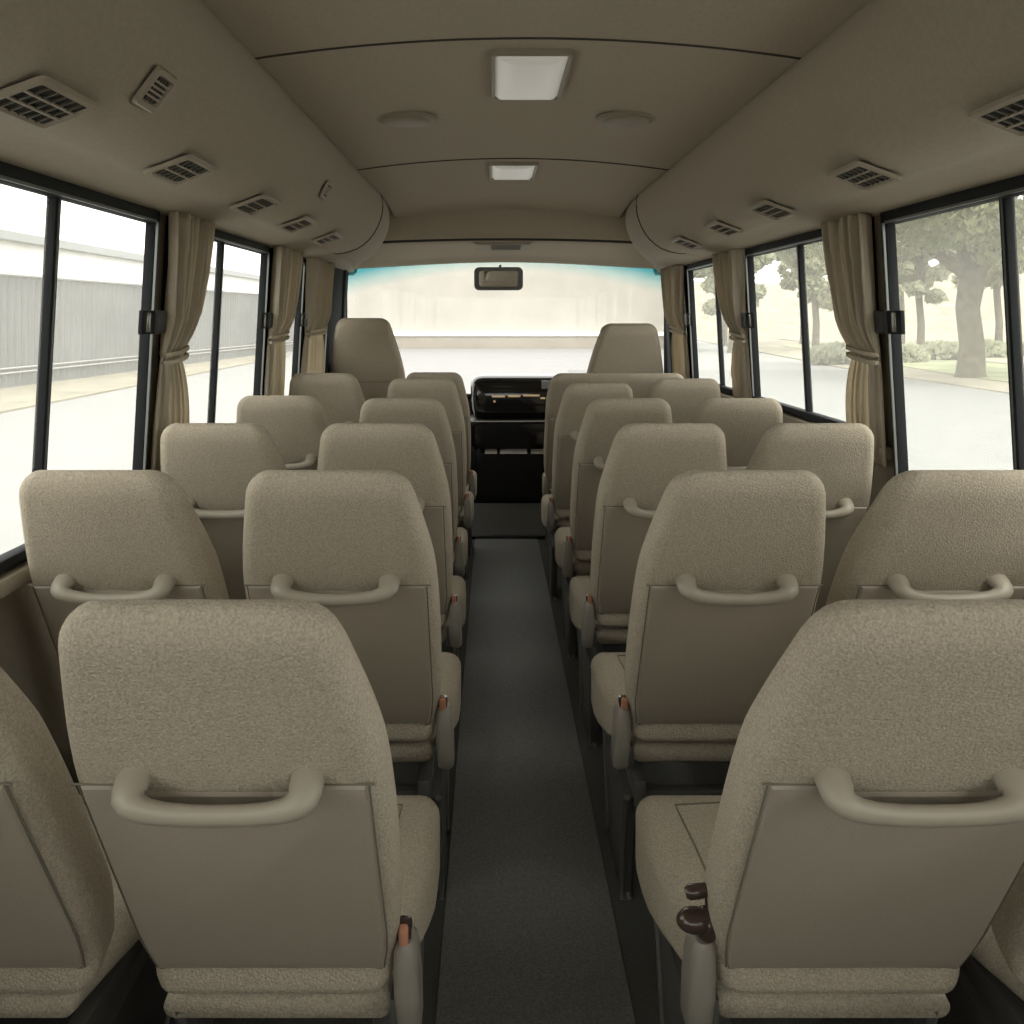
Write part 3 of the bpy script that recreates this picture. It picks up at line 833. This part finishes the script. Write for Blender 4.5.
# wall across the road ahead
r = empty('boundary_wall', (0, 56, GZ))
bm = bmesh.new(); box(bm, -13, 13.6, 0, .4, 0, 8.2); obj('wall_face', bm, CREAM, r, smooth=False)
bm = bmesh.new(); box(bm, -13, 13.6, -.6, 0, .85, 1.12, .03); obj('coping', bm, WHITEL, r)
bm = bmesh.new(); box(bm, -13, 13.6, -.5, 0, 0, .85); obj('kerb', bm, CREAMB, r, smooth=False)
tag(r, 'pale cream wall with a white ledge across the road ahead of the windshield', 'wall')

# trees
def tree(x, y, h, trunk_r, crown_r, nleaf, lsize, lm, label, seed, group=None, fork=True, crown_z=None, flat=.6, name='tree'):
    rr = random.Random(seed); r = empty(name, (x, y, GZ + .06))
    bm = bmesh.new()
    th = h * .42
    pts = [(0, 0, -.1), (.0, 0, .15), (.05, 0, th * .3), (-.05, .1, th * .65), (.1, 0, th)]
    tube(bm, pts, [trunk_r * 1.35, trunk_r * 1.08, trunk_r * .92, trunk_r * .88, trunk_r * 1.0], 14, up=Vector((0, 1, 0)))
    tips = []
    if fork:
        for k, (a, el, L) in enumerate(((170, 38, 1.0), (140, 70, 1.0), (10, 48, .9), (60, 65, .9), (-80, 40, .8), (95, 30, .9))):
            a, el = math.radians(a), math.radians(el); d = Vector((math.cos(a) * math.cos(el), math.sin(a) * math.cos(el) * .7, math.sin(el)))
            p0 = Vector((.05, 0, th * .93)); Lb = crown_r * .95 * L; pp = [p0 + Vector((d.x, d.y, d.z * (1 - .25 * t))) * Lb * t + Vector((rr.uniform(-.1, .1), 0, rr.uniform(-.1, .1))) * (t > 0) for t in (0, .25, .5, .75, 1)]
            tube(bm, pp, [trunk_r * .62, trunk_r * .42, trunk_r * .3, trunk_r * .2, trunk_r * .1], 8, up=Vector((0, 1, 0)))
            tips += pp[2:]
    else:
        tube(bm, [(.1, 0, th * .95), (.0, 0, h * .7), (.1, 0, h * .9)], [trunk_r * .9, trunk_r * .5, trunk_r * .2], 8, up=Vector((0, 1, 0)))
    obj('trunk', bm, BARK, r)
    bm = bmesh.new()
    cz = crown_z or h * .72
    cl_ = []
    for k in range(26):
        a = rr.uniform(0, 6.28); q = rr.uniform(.15, .95) ** .6
        cl_.append((Vector((math.cos(a) * q * crown_r, math.sin(a) * q * crown_r, cz + rr.uniform(-1, 1) * crown_r * flat * math.sqrt(max(0, 1 - q * q)) * .95)), crown_r * rr.uniform(.24, .40)))
    for k in range(nleaf):
        c, cr = cl_[rr.randrange(len(cl_))]
        v = Vector((rr.gauss(0, 1), rr.gauss(0, 1), rr.gauss(0, 1))).normalized() * cr * rr.uniform(.4, 1.05) ** .5
        v.z *= .7; p = c + v; s = lsize * rr.uniform(.5, 1.3)
        u1 = Vector((rr.gauss(0, 1), rr.gauss(0, 1), rr.gauss(0, 1))).normalized(); u2 = u1.orthogonal().normalized() * s; u1 = u1 * s * .55
        bm.faces.new([bm.verts.new(p + q_) for q_ in (-u2, -u1, u2, u1)])
    me = bpy.data.meshes.new('foliage'); bm.to_mesh(me); bm.free(); link('foliage', me, lm, r, smooth=False)
    return tag(r, label, 'tree', group)
tree(16.6, 28.5, 8.8, .43, 5.8, 26000, .15, LEAF, 'large spreading olive-green tree with a thick forked trunk seen through the right window', 3, crown_z=5.9, flat=.5, name='spreading_tree')
rs = random.Random(5)
k = 0
for x, y, h, cr in [(14.4 + 5.7 * i, 49.5 + (i % 2) * 1.6, 12.5 + (i % 2), 2.0) for i in range(7)] + [(17.2 + 6.6 * i, 61 + (i % 2) * 2, 15 + (i % 3), 2.35) for i in range(6)]:
    k += 1
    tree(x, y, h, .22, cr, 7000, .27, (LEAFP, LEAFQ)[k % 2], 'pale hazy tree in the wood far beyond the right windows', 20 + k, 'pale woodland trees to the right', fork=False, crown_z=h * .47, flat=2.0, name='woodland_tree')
# shrubs at the edge of the field
for k, (x, y) in enumerate(((18.6, 38), (21.9, 40), (25.2, 42), (15.6, 37), (28.9, 43))):
    rr = random.Random(50 + k); r = empty('shrub', (x, y, GZ + .1)); bm = bmesh.new()
    for j in range(900):
        v = Vector((rr.gauss(0, 1), rr.gauss(0, 1), abs(rr.gauss(0, .8)))); v = v.normalized() * rr.uniform(.3, 1) ** .5; v.x *= 1.5; v.z = v.z * .75 + .1
        u1 = Vector((rr.gauss(0, 1), rr.gauss(0, 1), rr.gauss(0, 1))).normalized() * .15; u2 = u1.orthogonal().normalized() * .25
        bm.faces.new([bm.verts.new(v + q_) for q_ in (-u2, -u1, u2, u1)])
    me = bpy.data.meshes.new('foliage'); bm.to_mesh(me); bm.free(); link('foliage', me, LEAFQ, r, smooth=False)
    tag(r, 'low olive-green shrub on the verge in front of the pale wood on the right', 'shrub', 'low shrubs on the right verge')
